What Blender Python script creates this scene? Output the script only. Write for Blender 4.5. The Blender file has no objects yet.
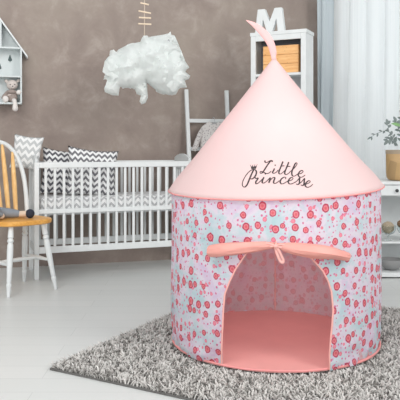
import bpy, bmesh, math, random
import numpy as np
from mathutils import Vector, Matrix, Quaternion, noise as mnoise

random.seed(7)
rng = np.random.default_rng(7)
S = bpy.context.scene
COL = S.collection
PI = math.pi
V = Vector

# ------------------------------------------------------------------ camera
CAM_H, F, CX, HY = 1.034, 650.0, 200.0, 145.0
cam_d = bpy.data.cameras.new('camera')
cam = bpy.data.objects.new('camera', cam_d)
COL.objects.link(cam)
cam.location = (0, 0, CAM_H)
cam.rotation_euler = (PI / 2, 0, 0)
cam_d.sensor_width = 36.0
cam_d.lens = F / 400.0 * 36.0
cam_d.shift_y = (HY - 200.0) / 400.0
cam_d.clip_end = 60
S.camera = cam
S.view_settings.view_transform = 'Standard'
S.view_settings.look = 'None'


def at(px, py, y):
    """the point of the room at depth y that measures px, py in the photograph"""
    return V(((px - CX) / F * y, y, CAM_H + (HY - py) / F * y))


# ------------------------------------------------------------------ materials
def srgb(r, g, b):
    def f(c):
        c /= 255.0
        return c / 12.92 if c <= .04045 else ((c + .055) / 1.055) ** 2.4
    return (f(r), f(g), f(b), 1.0)


class Nodes:
    def __init__(self, name, rough=.7, spec=.3):
        self.m = bpy.data.materials.new(name)
        self.m.use_nodes = True
        self.t = self.m.node_tree
        self.t.nodes.clear()
        self.out = self.t.nodes.new('ShaderNodeOutputMaterial')
        self.b = self.t.nodes.new('ShaderNodeBsdfPrincipled')
        self.b.inputs['Roughness'].default_value = rough
        self.b.inputs['Specular IOR Level'].default_value = spec
        self.t.links.new(self.b.outputs[0], self.out.inputs['Surface'])

    def n(self, typ, **kw):
        nd = self.t.nodes.new(typ)
        for k, v in kw.items():
            setattr(nd, k, v)
        return nd

    def l(self, a, b):
        self.t.links.new(a, b)

    def setin(self, sock, v):
        if hasattr(v, 'is_linked') or isinstance(v, bpy.types.NodeSocket):
            self.l(v, sock)
        else:
            sock.default_value = v

    def math(self, op, a, b=0.0, c=None, clamp=False):
        nd = self.n('ShaderNodeMath', operation=op, use_clamp=clamp)
        self.setin(nd.inputs[0], a)
        self.setin(nd.inputs[1], b)
        if c is not None:
            self.setin(nd.inputs[2], c)
        return nd.outputs[0]

    def mix(self, fac, a, b):
        nd = self.n('ShaderNodeMix', data_type='RGBA')
        self.setin(nd.inputs[0], fac)
        self.setin(nd.inputs[6], a)
        self.setin(nd.inputs[7], b)
        return nd.outputs[2]

    def ramp(self, fac, stops, interp='LINEAR'):
        nd = self.n('ShaderNodeValToRGB')
        nd.color_ramp.interpolation = interp
        el = nd.color_ramp.elements
        while len(el) < len(stops):
            el.new(.5)
        for e, (p, c) in zip(el, stops):
            e.position = p
            e.color = c
        self.l(fac, nd.inputs[0])
        return nd.outputs[0]

    def noise(self, vec, scale, detail=4, rough=.55, dist=0.0):
        nd = self.n('ShaderNodeTexNoise')
        if vec is not None:
            self.l(vec, nd.inputs['Vector'])
        nd.inputs['Scale'].default_value = scale
        nd.inputs['Detail'].default_value = detail
        nd.inputs['Roughness'].default_value = rough
        nd.inputs['Distortion'].default_value = dist
        return nd.outputs[0]

    def coord(self, which='Object'):
        return self.n('ShaderNodeTexCoord').outputs[which]

    def scale_vec(self, vec, s):
        nd = self.n('ShaderNodeMapping')
        self.l(vec, nd.inputs['Vector'])
        nd.inputs['Scale'].default_value = s
        return nd.outputs[0]

    def color(self, c):
        self.setin(self.b.inputs['Base Color'], c)

    def bump(self, h, strength=.2, dist=.01):
        nd = self.n('ShaderNodeBump')
        nd.inputs['Strength'].default_value = strength
        nd.inputs['Distance'].default_value = dist
        self.l(h, nd.inputs['Height'])
        self.l(nd.outputs[0], self.b.inputs['Normal'])

    def translucent(self, col, fac):
        tr = self.n('ShaderNodeBsdfTranslucent')
        self.setin(tr.inputs['Color'], col)
        mx = self.n('ShaderNodeMixShader')
        mx.inputs[0].default_value = fac
        self.l(self.b.outputs[0], mx.inputs[1])
        self.l(tr.outputs[0], mx.inputs[2])
        self.l(mx.outputs[0], self.out.inputs['Surface'])


def plain(name, c, rough=.6, spec=.3, var=.06, scale=14, bump=0.0):
    """a paint or cloth colour with slight mottling"""
    k = Nodes(name, rough, spec)
    co = k.coord()
    f = k.noise(co, scale, 4)
    lo = tuple(max(0, x * (1 - var)) for x in c[:3]) + (1,)
    hi = tuple(min(1, x * (1 + var)) for x in c[:3]) + (1,)
    k.color(k.ramp(f, [(.3, lo), (.7, hi)]))
    if bump:
        k.bump(k.noise(co, scale * 8, 3), bump, .004)
    return k.m


M = {}


def make_materials():
    # plaster wall
    k = Nodes('grey_brown_plaster', .85, .2)
    co = k.coord()
    n1 = k.noise(co, 1.3, 7, .62, .2)
    n2 = k.noise(co, 4.5, 9, .68, .35)
    n3 = k.noise(co, 30, 4, .6)
    c = k.ramp(n1, [(.3, srgb(136, 123, 116)), (.5, srgb(154, 142, 133)), (.7, srgb(168, 158, 146))])
    c = k.mix(k.math('MULTIPLY', n2, .9), c, k.ramp(n2, [(.36, srgb(134, 118, 115)), (.52, srgb(154, 140, 133)), (.68, srgb(180, 168, 160))]))
    k.color(c)
    k.bump(k.math('ADD', n2, k.math('MULTIPLY', n3, .3)), .25, .015)
    M['wall'] = k.m
    # pale floor boards
    k = Nodes('pale_grey_floor_boards', .38, .4)
    co = k.coord()
    br = k.n('ShaderNodeTexBrick')
    k.l(co, br.inputs['Vector'])
    br.inputs['Scale'].default_value = 1.0
    br.inputs['Brick Width'].default_value = 1.4
    br.inputs['Row Height'].default_value = .16
    br.inputs['Mortar Size'].default_value = .0016
    br.inputs['Color1'].default_value = srgb(214, 216, 214)
    br.inputs['Color2'].default_value = srgb(220, 221, 219)
    br.inputs['Mortar'].default_value = srgb(196, 198, 196)
    gr = k.noise(k.scale_vec(co, (2.0, 26, 1)), 1.6, 5, .6)
    k.color(k.mix(k.math('MULTIPLY', gr, .28), br.outputs[0], srgb(198, 200, 198)))
    M['floor'] = k.m
    M['white'] = plain('white_paint', srgb(222, 225, 225), .45, .35, .03)
    M['white_soft'] = plain('off_white_paint', srgb(208, 211, 211), .5, .3, .03)
    M['shelf_white'] = plain('shelf_white_paint', srgb(208, 214, 214), .5, .3, .03)
    M['back_grey'] = plain('dark_grey_back_panel', srgb(128, 132, 138), .7, .2, .06)
    M['grey_panel'] = plain('light_grey_panel', srgb(176, 178, 180), .6, .2, .05)
    M['black'] = plain('black_metal', srgb(45, 45, 48), .4, .5)
    M['dark_tree'] = plain('grey_green_felt', srgb(92, 104, 104), .8, .1)
    M['cord'] = plain('beige_cord', srgb(196, 180, 164), .8, .1)
    M['stick'] = plain('pale_wood_stick', srgb(228, 208, 184), .7, .2, .1)
    # orange wood
    k = Nodes('honey_wood', .4, .4)
    co = k.coord()
    g = k.noise(k.scale_vec(co, (3, 24, 24)), 2.2, 5, .6, 1.0)
    k.color(k.ramp(g, [(.3, srgb(205, 142, 62)), (.55, srgb(228, 168, 84)), (.75, srgb(240, 190, 112))]))
    M['honey'] = k.m
    k = Nodes('pale_spindle_wood', .45, .35)
    co = k.coord()
    g = k.noise(k.scale_vec(co, (24, 24, 3)), 2.2, 5, .6, 1.0)
    k.color(k.ramp(g, [(.3, srgb(222, 172, 106)), (.7, srgb(242, 204, 146))]))
    M['spindle'] = k.m
    # pine crate with knots
    k = Nodes('pine_planks', .55, .3)
    co = k.coord()
    g = k.noise(k.scale_vec(co, (3, 20, 30)), 2.4, 5, .6, .8)
    vo = k.n('ShaderNodeTexVoronoi')
    k.l(k.scale_vec(co, (8, 2, 11)), vo.inputs['Vector'])
    knot = k.math('LESS_THAN', vo.outputs['Distance'], .13)
    c = k.ramp(g, [(.3, srgb(226, 164, 102)), (.7, srgb(244, 196, 138))])
    k.color(k.mix(k.math('MULTIPLY', knot, .7), c, srgb(150, 92, 54)))
    M['pine'] = k.m

    # tent: printed cloth, from the cloth's own UV in metres
    def print_cloth(name, faded):
        k = Nodes(name, .75, .15)
        uv = k.n('ShaderNodeUVMap').outputs[0]
        wob = k.n('ShaderNodeTexNoise')
        k.l(uv, wob.inputs['Vector'])
        wob.inputs['Scale'].default_value = 70
        wv = k.n('ShaderNodeVectorMath', operation='SCALE')
        k.l(wob.outputs[1], wv.inputs[0])
        wv.inputs['Scale'].default_value = .007
        uvw = k.n('ShaderNodeVectorMath', operation='ADD')
        k.l(uv, uvw.inputs[0])
        k.l(wv.outputs[0], uvw.inputs[1])
        uvw = uvw.outputs[0]
        base = k.ramp(k.noise(uv, 7, 4, .6, .6), [(.33, srgb(222, 212, 234)), (.47, srgb(230, 230, 240)),
                                                  (.55, srgb(212, 230, 236)), (.66, srgb(190, 224, 228))])
        splash = k.math('GREATER_THAN', k.noise(uv, 15, 3, .6, 1.0), .6)
        base = k.mix(k.math('MULTIPLY', splash, .55), base, srgb(200, 224, 232))
        splash = k.math('GREATER_THAN', k.noise(k.scale_vec(uv, (1, 1, 1)), 11.3, 3, .6, 1.4), .6)
        base = k.mix(k.math('MULTIPLY', splash, .5), base, srgb(226, 206, 232))
        c = base

        def layer(c, scale, rmin, rvar, keep, rnd, stops, off):
            mp = k.n('ShaderNodeMapping')
            k.l(uvw, mp.inputs['Vector'])
            mp.inputs['Location'].default_value = (off, off * 1.7, 0)
            mp.inputs['Scale'].default_value = (1.0, .9, 1)
            vo = k.n('ShaderNodeTexVoronoi', voronoi_dimensions='2D', feature='F1')
            k.l(mp.outputs[0], vo.inputs['Vector'])
            vo.inputs['Scale'].default_value = scale
            vo.inputs['Randomness'].default_value = rnd
            sp = k.n('ShaderNodeSeparateColor')
            k.l(vo.outputs['Color'], sp.inputs[0])
            r = k.math('MULTIPLY_ADD', sp.outputs[0], rvar, rmin)
            q = k.math('DIVIDE', vo.outputs['Distance'], r)
            inside = k.math('MULTIPLY', k.math('LESS_THAN', q, 1.0), k.math('LESS_THAN', sp.outputs[1], keep))
            col = k.ramp(q, stops, 'LINEAR')
            tint = k.mix(sp.outputs[2], srgb(244, 140, 160), srgb(222, 90, 112))
            col = k.mix(.2, col, tint)
            return k.mix(inside, c, col)
        c = layer(c, 46, .09, .15, .6, .9, [(0, srgb(232, 140, 170)), (1, srgb(206, 128, 180))], 3.1)
        c = layer(c, 25, .13, .12, .52, .85, [(0, srgb(246, 160, 176)), (.5, srgb(246, 168, 184)), (1, srgb(226, 112, 140))], 1.3)
        c = layer(c, 15.4, .185, .10, .9, .7, [(0, srgb(216, 108, 110)), (.4, srgb(230, 134, 140)), (.58, srgb(240, 168, 174)),
                                              (.72, srgb(196, 88, 108)), (.9, srgb(184, 70, 96)), (1, srgb(168, 60, 90))], 0.0)
        if faded:
            c = k.mix(.80, c, srgb(238, 206, 208))
        k.color(c)
        k.bump(k.noise(uv, 9, 4, .6), .25, .02)
        k.translucent(c, .5 if faded else .38)
        return k.m
    M['print'] = print_cloth('flower_print_cloth', False)
    M['lining'] = print_cloth('faded_back_of_print', True)
    k = Nodes('blush_pink_cloth', .8, .12)
    co = k.coord()
    c = k.ramp(k.noise(co, 3, 4), [(.3, srgb(238, 216, 214)), (.7, srgb(241, 221, 218))])
    k.color(c)
    k.bump(k.noise(co, 6, 4), .12, .02)
    k.translucent(srgb(242, 208, 212), .3)
    M['roof'] = k.m
    M['crescent'] = plain('blush_pink_satin', srgb(238, 186, 184), .6, .3, .04)
    M['piping'] = plain('salmon_binding', srgb(232, 152, 150), .6, .3, .06)
    M['binding'] = plain('pale_salmon_binding', srgb(236, 176, 168), .6, .3, .06)
    M['roll'] = plain('salmon_satin', srgb(230, 160, 149), .45, .4, .05, 10, .05)
    M['mat'] = plain('salmon_floor_mat', srgb(220, 158, 153), .6, .3, .03, 5)
    M['ink'] = plain('charcoal_print', srgb(74, 66, 68), .8, .1)

    # rug
    k = Nodes('grey_shag_yarn', .9, .1)
    at_ = k.n('ShaderNodeAttribute', attribute_name='shade')
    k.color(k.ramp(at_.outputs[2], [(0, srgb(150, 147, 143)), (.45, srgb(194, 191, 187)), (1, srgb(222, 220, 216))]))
    M['yarn'] = k.m
    M['backing'] = plain('grey_rug_backing', srgb(108, 106, 104), .9, .1)

    # chevron cloths
    def chevron(name, ca, cb, n_u, n_v, amp, thr=.5):
        k = Nodes(name, .85, .1)
        uv = k.n('ShaderNodeUVMap').outputs[0]
        sp = k.n('ShaderNodeSeparateXYZ')
        k.l(uv, sp.inputs[0])
        z = k.math('PINGPONG', k.math('MULTIPLY', sp.outputs[0], n_u), .5)
        v = k.math('ADD', k.math('MULTIPLY', sp.outputs[1], n_v), k.math('MULTIPLY', z, amp))
        band = k.math('GREATER_THAN', k.math('FRACT', v), thr)
        k.color(k.mix(band, ca, cb))
        k.bump(k.noise(uv, 12, 3), .15, .02)
        return k.m
    M['chev_dark'] = chevron('charcoal_chevron_cotton', srgb(230, 230, 230), srgb(92, 92, 98), 20, 19, 1.05, .52)
    M['chev_mid'] = chevron('grey_chevron_cotton', srgb(232, 232, 232), srgb(116, 116, 120), 20, 19, 1.05, .52)
    M['chev_pale'] = chevron('pale_grey_chevron_cotton', srgb(228, 228, 227), srgb(186, 188, 188), 18, 16, 1.1, .5)
    M['chev_bed'] = chevron('white_grey_chevron_sheet', srgb(236, 236, 236), srgb(184, 185, 186), 18, 19, 1.1, .55)

    # dotted romper
    k = Nodes('speckled_beige_cotton', .9, .1)
    co = k.coord()
    vo = k.n('ShaderNodeTexVoronoi')
    k.l(co, vo.inputs['Vector'])
    vo.inputs['Scale'].default_value = 62
    d = k.math('LESS_THAN', vo.outputs['Distance'], .34)
    k.color(k.mix(k.math('MULTIPLY', d, .75), srgb(206, 202, 199), srgb(140, 130, 134)))
    M['romper'] = k.m
    # paper
    k = Nodes('white_tissue_paper', .9, .1)
    co = k.coord()
    c = k.ramp(k.noise(co, 9, 5), [(.3, srgb(240, 245, 243)), (.7, srgb(248, 250, 249))])
    k.color(c)
    k.bump(k.noise(co, 14, 4), .12, .02)
    k.translucent(srgb(250, 252, 251), .5)
    M['paper'] = k.m
    # sheer curtain
    k = Nodes('white_sheer_curtain', .9, .1)
    co = k.coord()
    c = k.ramp(k.noise(k.scale_vec(co, (30, 30, .4)), 2, 3), [(.3, srgb(212, 215, 216)), (.7, srgb(221, 223, 223))])
    k.color(c)
    k.translucent(srgb(206, 210, 212), .14)
    M['sheer'] = k.m
    k = Nodes('blue_grey_curtain', .9, .1)
    c = k.ramp(k.noise(k.scale_vec(k.coord(), (30, 30, .4)), 2, 3), [(.3, srgb(192, 202, 207)), (.7, srgb(204, 213, 217))])
    k.color(c)
    k.translucent(srgb(206, 216, 220), .15)
    M['drape'] = k.m
    # glass
    k = Nodes('clear_glass', .05, .5)
    k.b.inputs['Transmission Weight'].default_value = 1.0
    k.b.inputs['IOR'].default_value = 1.15
    k.color(k.ramp(k.noise(k.coord(), 3), [(0, srgb(236, 242, 242)), (1, srgb(244, 248, 248))]))
    M['glass'] = k.m
    # wicker
    k = Nodes('beige_wicker', .8, .2)
    co = k.coord()
    w = k.n('ShaderNodeTexWave')
    k.l(co, w.inputs['Vector'])
    w.inputs['Scale'].default_value = 45
    w.inputs['Distortion'].default_value = 6
    k.color(k.ramp(w.outputs[1], [(.2, srgb(150, 134, 112)), (.8, srgb(208, 194, 172))]))
    k.bump(w.outputs[1], .5, .004)
    M['wicker'] = k.m
    M['wicker_brown'] = plain('brown_wicker', srgb(140, 112, 88), .8, .2, .25, 60, .4)
    M['wicker_pale'] = plain('cream_wicker', srgb(222, 204, 184), .8, .2, .15, 60, .4)
    # pot veneer
    k = Nodes('wood_veneer_pot', .55, .3)
    co = k.coord()
    ck = k.n('ShaderNodeTexVoronoi')
    k.l(k.scale_vec(co, (9, 9, 7)), ck.inputs['Vector'])
    ck.inputs['Scale'].default_value = 1.0
    sp = k.n('ShaderNodeSeparateColor')
    k.l(ck.outputs['Color'], sp.inputs[0])
    c = k.ramp(sp.outputs[0], [(.1, srgb(176, 146, 104)), (.5, srgb(200, 166, 116)), (.9, srgb(214, 180, 140))])
    k.color(k.mix(k.math('MULTIPLY', k.noise(k.scale_vec(co, (6, 6, 30)), 3, 4), .4), c, srgb(160, 132, 100)))
    M['pot'] = k.m
    M['pot_rim'] = plain('taupe_pot_rim', srgb(176, 160, 140), .7, .2, .08)
    M['leaf'] = plain('grey_green_leaf', srgb(120, 130, 128), .6, .3, .2, 30)
    M['leaf_bright'] = plain('bright_green_leaf', srgb(128, 168, 112), .55, .3, .15, 30)
    M['soil'] = plain('dark_soil', srgb(70, 60, 52), .95, .1, .3, 60)
    # doll
    M['doll_grey'] = plain('grey_jersey', srgb(138, 144, 152), .9, .1, .08, 20)
    M['doll_navy'] = plain('navy_felt', srgb(58, 62, 74), .85, .1, .1, 20)
    M['doll_beige'] = plain('beige_cotton', srgb(216, 196, 176), .9, .1, .06)
    M['doll_hair'] = plain('brown_yarn', srgb(110, 82, 62), .9, .1, .2, 50)
    M['plush'] = plain('cream_plush', srgb(206, 196, 190), .95, .1, .1, 40, .4)
    M['plush_knit'] = plain('taupe_knit', srgb(158, 144, 138), .95, .1, .15, 60, .5)
    M['plush_pale'] = plain('pale_plush', srgb(222, 216, 212), .95, .1, .06, 40, .3)
    M['bowl'] = plain('grey_ceramic', srgb(150, 150, 150), .5, .4, .04)


make_materials()


# ------------------------------------------------------------------ mesh helpers
class MB:
    """collects shapes, then links them as one mesh object"""

    def __init__(self):
        self.v, self.f, self.uv = [], [], {}

    def add(self, vs, fs):
        o = len(self.v)
        self.v += [V(p) for p in vs]
        self.f += [tuple(i + o for i in q) for q in fs]
        return o

    def box(self, c, size, mat=None):
        sx, sy, sz = (q / 2 for q in size)
        c = V(c)
        vs = [V((x * sx, y * sy, z * sz)) for x in (-1, 1) for y in (-1, 1) for z in (-1, 1)]
        if mat is not None:
            vs = [mat @ p for p in vs]
        self.add([c + p for p in vs], [(0, 1, 3, 2), (4, 6, 7, 5), (0, 4, 5, 1), (2, 3, 7, 6), (0, 2, 6, 4), (1, 5, 7, 3)])

    def tube(self, pts, radii, n=10, flat=1.0, up=None, caps=True):
        """a tube along pts; flat scales the section across the second axis"""
        pts = [V(p) for p in pts]
        m = len(pts)
        if not hasattr(radii, '__len__'):
            radii = [radii] * m
        vs, fs = [], []
        prev = None
        for i, p in enumerate(pts):
            t = (pts[min(i + 1, m - 1)] - pts[max(i - 1, 0)]).normalized()
            if prev is None:
                a = V(up) if up is not None else (V((0, 0, 1)) if abs(t.z) < .9 else V((0, 1, 0)))
            else:
                a = prev if up is None else V(up)
            a = (a - t * a.dot(t)).normalized()
            prev = a
            b = t.cross(a)
            for j in range(n):
                an = 2 * PI * j / n
                vs.append(p + (a * math.cos(an) * flat + b * math.sin(an)) * radii[i])
        for i in range(m - 1):
            for j in range(n):
                k = (j + 1) % n
                fs.append((i * n + j, i * n + k, (i + 1) * n + k, (i + 1) * n + j))
        if caps:
            fs.append(tuple(range(n))[::-1])
            fs.append(tuple((m - 1) * n + j for j in range(n)))
        self.add(vs, fs)

    def loop_tube(self, pts, r, n=8):
        pts = [V(p) for p in pts]
        m = len(pts)
        vs, fs = [], []
        for i, p in enumerate(pts):
            t = (pts[(i + 1) % m] - pts[i - 1]).normalized()
            a = V((0, 0, 1))
            a = (a - t * a.dot(t)).normalized()
            b = t.cross(a)
            for j in range(n):
                an = 2 * PI * j / n
                vs.append(p + (a * math.cos(an) + b * math.sin(an)) * r)
        for i in range(m):
            for j in range(n):
                k, i2 = (j + 1) % n, (i + 1) % m
                fs.append((i * n + j, i * n + k, i2 * n + k, i2 * n + j))
        self.add(vs, fs)

    def lathe(self, prof, n=24, c=(0, 0, 0), mat=None):
        """prof: (radius, z) pairs from bottom to top"""
        c = V(c)
        vs, fs = [], []
        for r, z in prof:
            for j in range(n):
                p = V((r * math.cos(2 * PI * j / n), r * math.sin(2 * PI * j / n), z))
                vs.append(c + (mat @ p if mat is not None else p))
        for i in range(len(prof) - 1):
            for j in range(n):
                k = (j + 1) % n
                fs.append((i * n + j, i * n + k, (i + 1) * n + k, (i + 1) * n + j))
        if prof[0][0] > 1e-5:
            fs.append(tuple(range(n))[::-1])
        if prof[-1][0] > 1e-5:
            fs.append(tuple((len(prof) - 1) * n + j for j in range(n)))
        self.add(vs, fs)

    def ball(self, c, r, n=16, m=10, mat=None):
        """an ellipsoid; r is a number or three radii"""
        if not hasattr(r, '__len__'):
            r = (r, r, r)
        c = V(c)
        vs = [V((0, 0, -r[2]))]
        for i in range(1, m):
            a = -PI / 2 + PI * i / m
            for j in range(n):
                b = 2 * PI * j / n
                vs.append(V((r[0] * math.cos(a) * math.cos(b), r[1] * math.cos(a) * math.sin(b), r[2] * math.sin(a))))
        vs.append(V((0, 0, r[2])))
        fs = [(0, 1 + (j + 1) % n, 1 + j) for j in range(n)]
        for i in range(m - 2):
            for j in range(n):
                k = (j + 1) % n
                fs.append((1 + i * n + j, 1 + i * n + k, 1 + (i + 1) * n + k, 1 + (i + 1) * n + j))
        e = len(vs) - 1
        fs += [(e, 1 + (m - 2) * n + j, 1 + (m - 2) * n + (j + 1) % n) for j in range(n)]
        if mat is not None:
            vs = [mat @ p for p in vs]
        self.add([c + p for p in vs], fs)

    def prism(self, poly, axis_o, ax, ay, an, depth):
        """poly (2D) laid in the plane of ax, ay at axis_o, thickened along an by depth"""
        o, ax, ay, an = V(axis_o), V(ax), V(ay), V(an)
        n = len(poly)
        a = [o + ax * x + ay * y for x, y in poly]
        b = [p + an * depth for p in a]
        self.add(a + b, [tuple(range(n))[::-1], tuple(range(n, 2 * n))] + [(i, (i + 1) % n, n + (i + 1) % n, n + i) for i in range(n)])

    def build(self, name, mat, parent=None, smooth=True, bevel=0.0, origin=None):
        """origin: the world point that becomes the object's origin (with a parent Empty, its location)"""
        me = bpy.data.meshes.new(name)
        org = V(origin) if origin is not None else V((0, 0, 0))
        me.from_pydata([tuple(p - org) for p in self.v], [], self.f)
        me.update()
        bm = bmesh.new()
        bm.from_mesh(me)
        bmesh.ops.recalc_face_normals(bm, faces=bm.faces)
        bm.to_mesh(me)
        bm.free()
        o = bpy.data.objects.new(name, me)
        COL.objects.link(o)
        me.materials.append(mat)
        if smooth:
            me.polygons.foreach_set('use_smooth', [True] * len(me.polygons))
            try:
                me.set_sharp_from_angle(angle=math.radians(38))
            except Exception:
                pass
        if parent is not None:
            o.parent = parent
        else:
            o.location = org
        if bevel:
            md = o.modifiers.new('bevel', 'BEVEL')
            md.width = bevel
            md.segments = 2
            md.limit_method = 'ANGLE'
        return o


def thing(name, label, cat, loc=(0, 0, 0), rz=0.0, group=None):
    o = bpy.data.objects.new(name, None)
    COL.objects.link(o)
    o.empty_display_size = .1
    o.location = loc
    o.rotation_euler = (0, 0, rz)
    return tag(o, label, cat, group)


def tag(o, label, cat, group=None):
    o['label'] = label
    o['category'] = cat
    if group:
        o['group'] = group
    return o


def struct(o):
    o['kind'] = 'structure'
    return o


def put(mb, name, mat, parent, smooth=True, bevel=0.0):
    """part whose points were given in the world: bring them into the parent's frame"""
    root = parent
    mw = Matrix.Identity(4)
    chain = []
    while root is not None:
        chain.append(root)
        root = root.parent
    for r in reversed(chain):
        mw = mw @ (Matrix.Translation(r.location) @ r.rotation_euler.to_matrix().to_4x4())
    inv = mw.inverted()
    mb.v = [inv @ p for p in mb.v]
    return mb.build(name, mat, parent, smooth, bevel)


def catmull(pts, k=8):
    pts = [V(p) if len(p) == 3 else V((p[0], p[1], 0)) for p in pts]
    out = []
    n = len(pts)
    for i in range(n - 1):
        p0, p1, p2, p3 = pts[max(i - 1, 0)], pts[i], pts[i + 1], pts[min(i + 2, n - 1)]
        for j in range(k):
            t = j / k
            out.append(.5 * ((2 * p1) + (p2 - p0) * t + (2 * p0 - 5 * p1 + 4 * p2 - p3) * t * t + (3 * p1 - p0 - 3 * p2 + p3) * t ** 3))
    out.append(pts[-1])
    return out


def interp(x, tab):
    if x <= tab[0][0]:
        return tab[0][1]
    for (a, b), (c, d) in zip(tab, tab[1:]):
        if x <= c:
            return b + (d - b) * (x - a) / (c - a)
    return tab[-1][1]


# ------------------------------------------------------------------ the room
WA = math.radians(16)
W0 = V((-.224, 5.875, 0))
WD = V((math.cos(WA), math.sin(WA), 0))     # along the wall
WN = V((math.sin(WA), -math.cos(WA), 0))    # out of the wall


def wall_pt(s, n, z):
    return W0 + WD * s + WN * n + V((0, 0, z))


def wall_s(px, n):
    """where along the wall, n in front of it, a thing measured at px stands"""
    k = (px - CX) / F
    b = W0 + WN * n
    return (k * b.y - b.x) / (WD.x - k * WD.y)


def wall_pix(px, py, n):
    s = wall_s(px, n)
    p = wall_pt(s, n, 0)
    return V((p.x, p.y, CAM_H + (HY - py) / F * p.y))


# floor
fl = MB()
fl.box((0, 3.0, -.05), (12, 10, .1))
struct(fl.build('floor', M['floor'], None, False))
# back wall with the window opening behind the curtain
WIN_S0, WIN_S1, WIN_Z0, WIN_Z1 = 1.62, 3.3, .75, 2.75
wl = MB()
RW = Matrix.Rotation(WA, 3, 'Z')


def wall_box(mb, s0, s1, z0, z1, n0=-.12, n1=0.0):
    c = wall_pt((s0 + s1) / 2, (n0 + n1) / 2, (z0 + z1) / 2)
    mb.box(c, (s1 - s0, abs(n1 - n0), z1 - z0), RW)


wall_box(wl, -3.4, WIN_S0, -.02, 3.0)
wall_box(wl, WIN_S1, 4.6, -.02, 3.0)
wall_box(wl, WIN_S0, WIN_S1, -.02, WIN_Z0)
wall_box(wl, WIN_S0, WIN_S1, WIN_Z1, 3.0)
struct(wl.build('wall_back', M['wall'], None, False))
wf = MB()
for s0, s1, z0, z1 in ((WIN_S0, WIN_S0 + .06, WIN_Z0, WIN_Z1), (WIN_S1 - .06, WIN_S1, WIN_Z0, WIN_Z1),
                       (WIN_S0, WIN_S1, WIN_Z0, WIN_Z0 + .06), (WIN_S0, WIN_S1, WIN_Z1 - .06, WIN_Z1),
                       (2.43, 2.49, WIN_Z0, WIN_Z1)):
    wall_box(wf, s0, s1, z0, z1, -.1, -.04)
wo = struct(wf.build('window_1', M['white'], None, False))
wg = MB()
wall_box(wg, WIN_S0 + .05, WIN_S1 - .05, WIN_Z0 + .05, WIN_Z1 - .05, -.075, -.07)
wg.build('window_pane', M['glass'], wo, False)

# ------------------------------------------------------------------ rug
RA = math.radians(29)
E1 = V((math.sin(RA), math.cos(RA), 0))
E2 = V((math.cos(RA), -math.sin(RA), 0))
RUG0 = V((-.69, 2.985, 0))
RL1, RL2 = 1.84, 2.75
TC = V((.391, 3.42, 0))          # the tent's axis
TR = .542                        # its wall radius
TZ = .024                        # it stands on the pile


def make_rug():
    root = thing('shag_rug', 'grey deep-pile shag rug spread on the pale floor under the play tent', 'rug', RUG0)
    mb = MB()
    mb.prism([(0, 0), (RL2, 0), (RL2, RL1), (0, RL1)], RUG0 + V((0, 0, .001)), E2, E1, (0, 0, 1), .009)
    put(mb, 'backing', M['backing'], root, False)
    sp = .0084
    n1, n2 = int(RL1 / sp), int(RL2 / sp)
    a, b = np.meshgrid(np.arange(n1), np.arange(n2), indexing='ij')
    a = (a.ravel() + rng.random(n1 * n2)) * sp
    b = (b.ravel() + rng.random(n1 * n2)) * sp
    x = RUG0.x + E1.x * a + E2.x * b
    y = RUG0.y + E1.y * a + E2.y * b
    keep = ((x - TC.x) ** 2 + (y - TC.y) ** 2 > (TR - .03) ** 2) & (y > 1.9)
    x, y = x[keep], y[keep]
    n = len(x)
    # tufts of yarn lie in locally similar directions
    cell = np.floor(x / .015).astype(int) * 7919 + np.floor(y / .015).astype(int) * 104729
    h = np.abs(np.sin(cell * 12.9898) * 43758.5453) % 1
    h2 = np.abs(np.sin(cell * 78.233) * 12543.13) % 1
    ang = h * 2 * PI + rng.normal(0, .6, n)
    lean = .45 + .8 * h2 * rng.random(n) + .2 * rng.random(n)
    ln = .023 + .011 * rng.random(n)
    near_tent = np.hypot(x - TC.x, y - TC.y)
    ln = np.where(near_tent < TR + .03, ln * .45, ln)
    wd = .0024 + .0012 * rng.random(n)
    K = 4
    ts = np.linspace(0, 1, K)
    dx, dy = np.cos(ang), np.sin(ang)
    px_, py_ = -dy, dx
    tw = rng.normal(0, .7, n)
    verts = np.zeros((n, K, 2, 3), np.float32)
    for k, t in enumerate(ts):
        bend = lean * t ** 1.6
        hx = ln * bend * .9
        hz = .008 + ln * (t - .38 * lean * t * t)
        wv = wd * (1.0 if k < K - 1 else .55)
        sx, sy = np.cos(np.arctan2(py_, px_) + tw), np.sin(np.arctan2(py_, px_) + tw)
        for q, sg in enumerate((-1, 1)):
            verts[:, k, q, 0] = x + dx * hx + sx * wv * sg - RUG0.x
            verts[:, k, q, 1] = y + dy * hx + sy * wv * sg - RUG0.y
            verts[:, k, q, 2] = hz + rng.normal(0, .0003, n)
    base = (np.arange(n) * K * 2)[:, None, None]
    quad = np.array([[2 * k, 2 * k + 1, 2 * k + 3, 2 * k + 2] for k in range(K - 1)])[None]
    faces = (base + quad).reshape(-1).astype(np.int32)
    nf = n * (K - 1)
    me = bpy.data.meshes.new('pile')
    me.vertices.add(n * K * 2)
    me.vertices.foreach_set('co', verts.ravel())
    me.loops.add(nf * 4)
    me.loops.foreach_set('vertex_index', faces)
    me.polygons.add(nf)
    me.polygons.foreach_set('loop_start', np.arange(nf, dtype=np.int32) * 4)
    me.polygons.foreach_set('use_smooth', np.ones(nf, bool))
    at_ = me.attributes.new('shade', 'FLOAT', 'POINT')
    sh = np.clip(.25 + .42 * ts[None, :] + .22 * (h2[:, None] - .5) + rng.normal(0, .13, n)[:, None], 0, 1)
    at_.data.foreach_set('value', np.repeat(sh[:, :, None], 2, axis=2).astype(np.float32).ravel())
    me.update()
    me.validate()
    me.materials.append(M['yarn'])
    o = bpy.data.objects.new('pile', me)
    COL.objects.link(o)
    o.parent = root
    o['kind'] = 'stuff'


make_rug()

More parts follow.
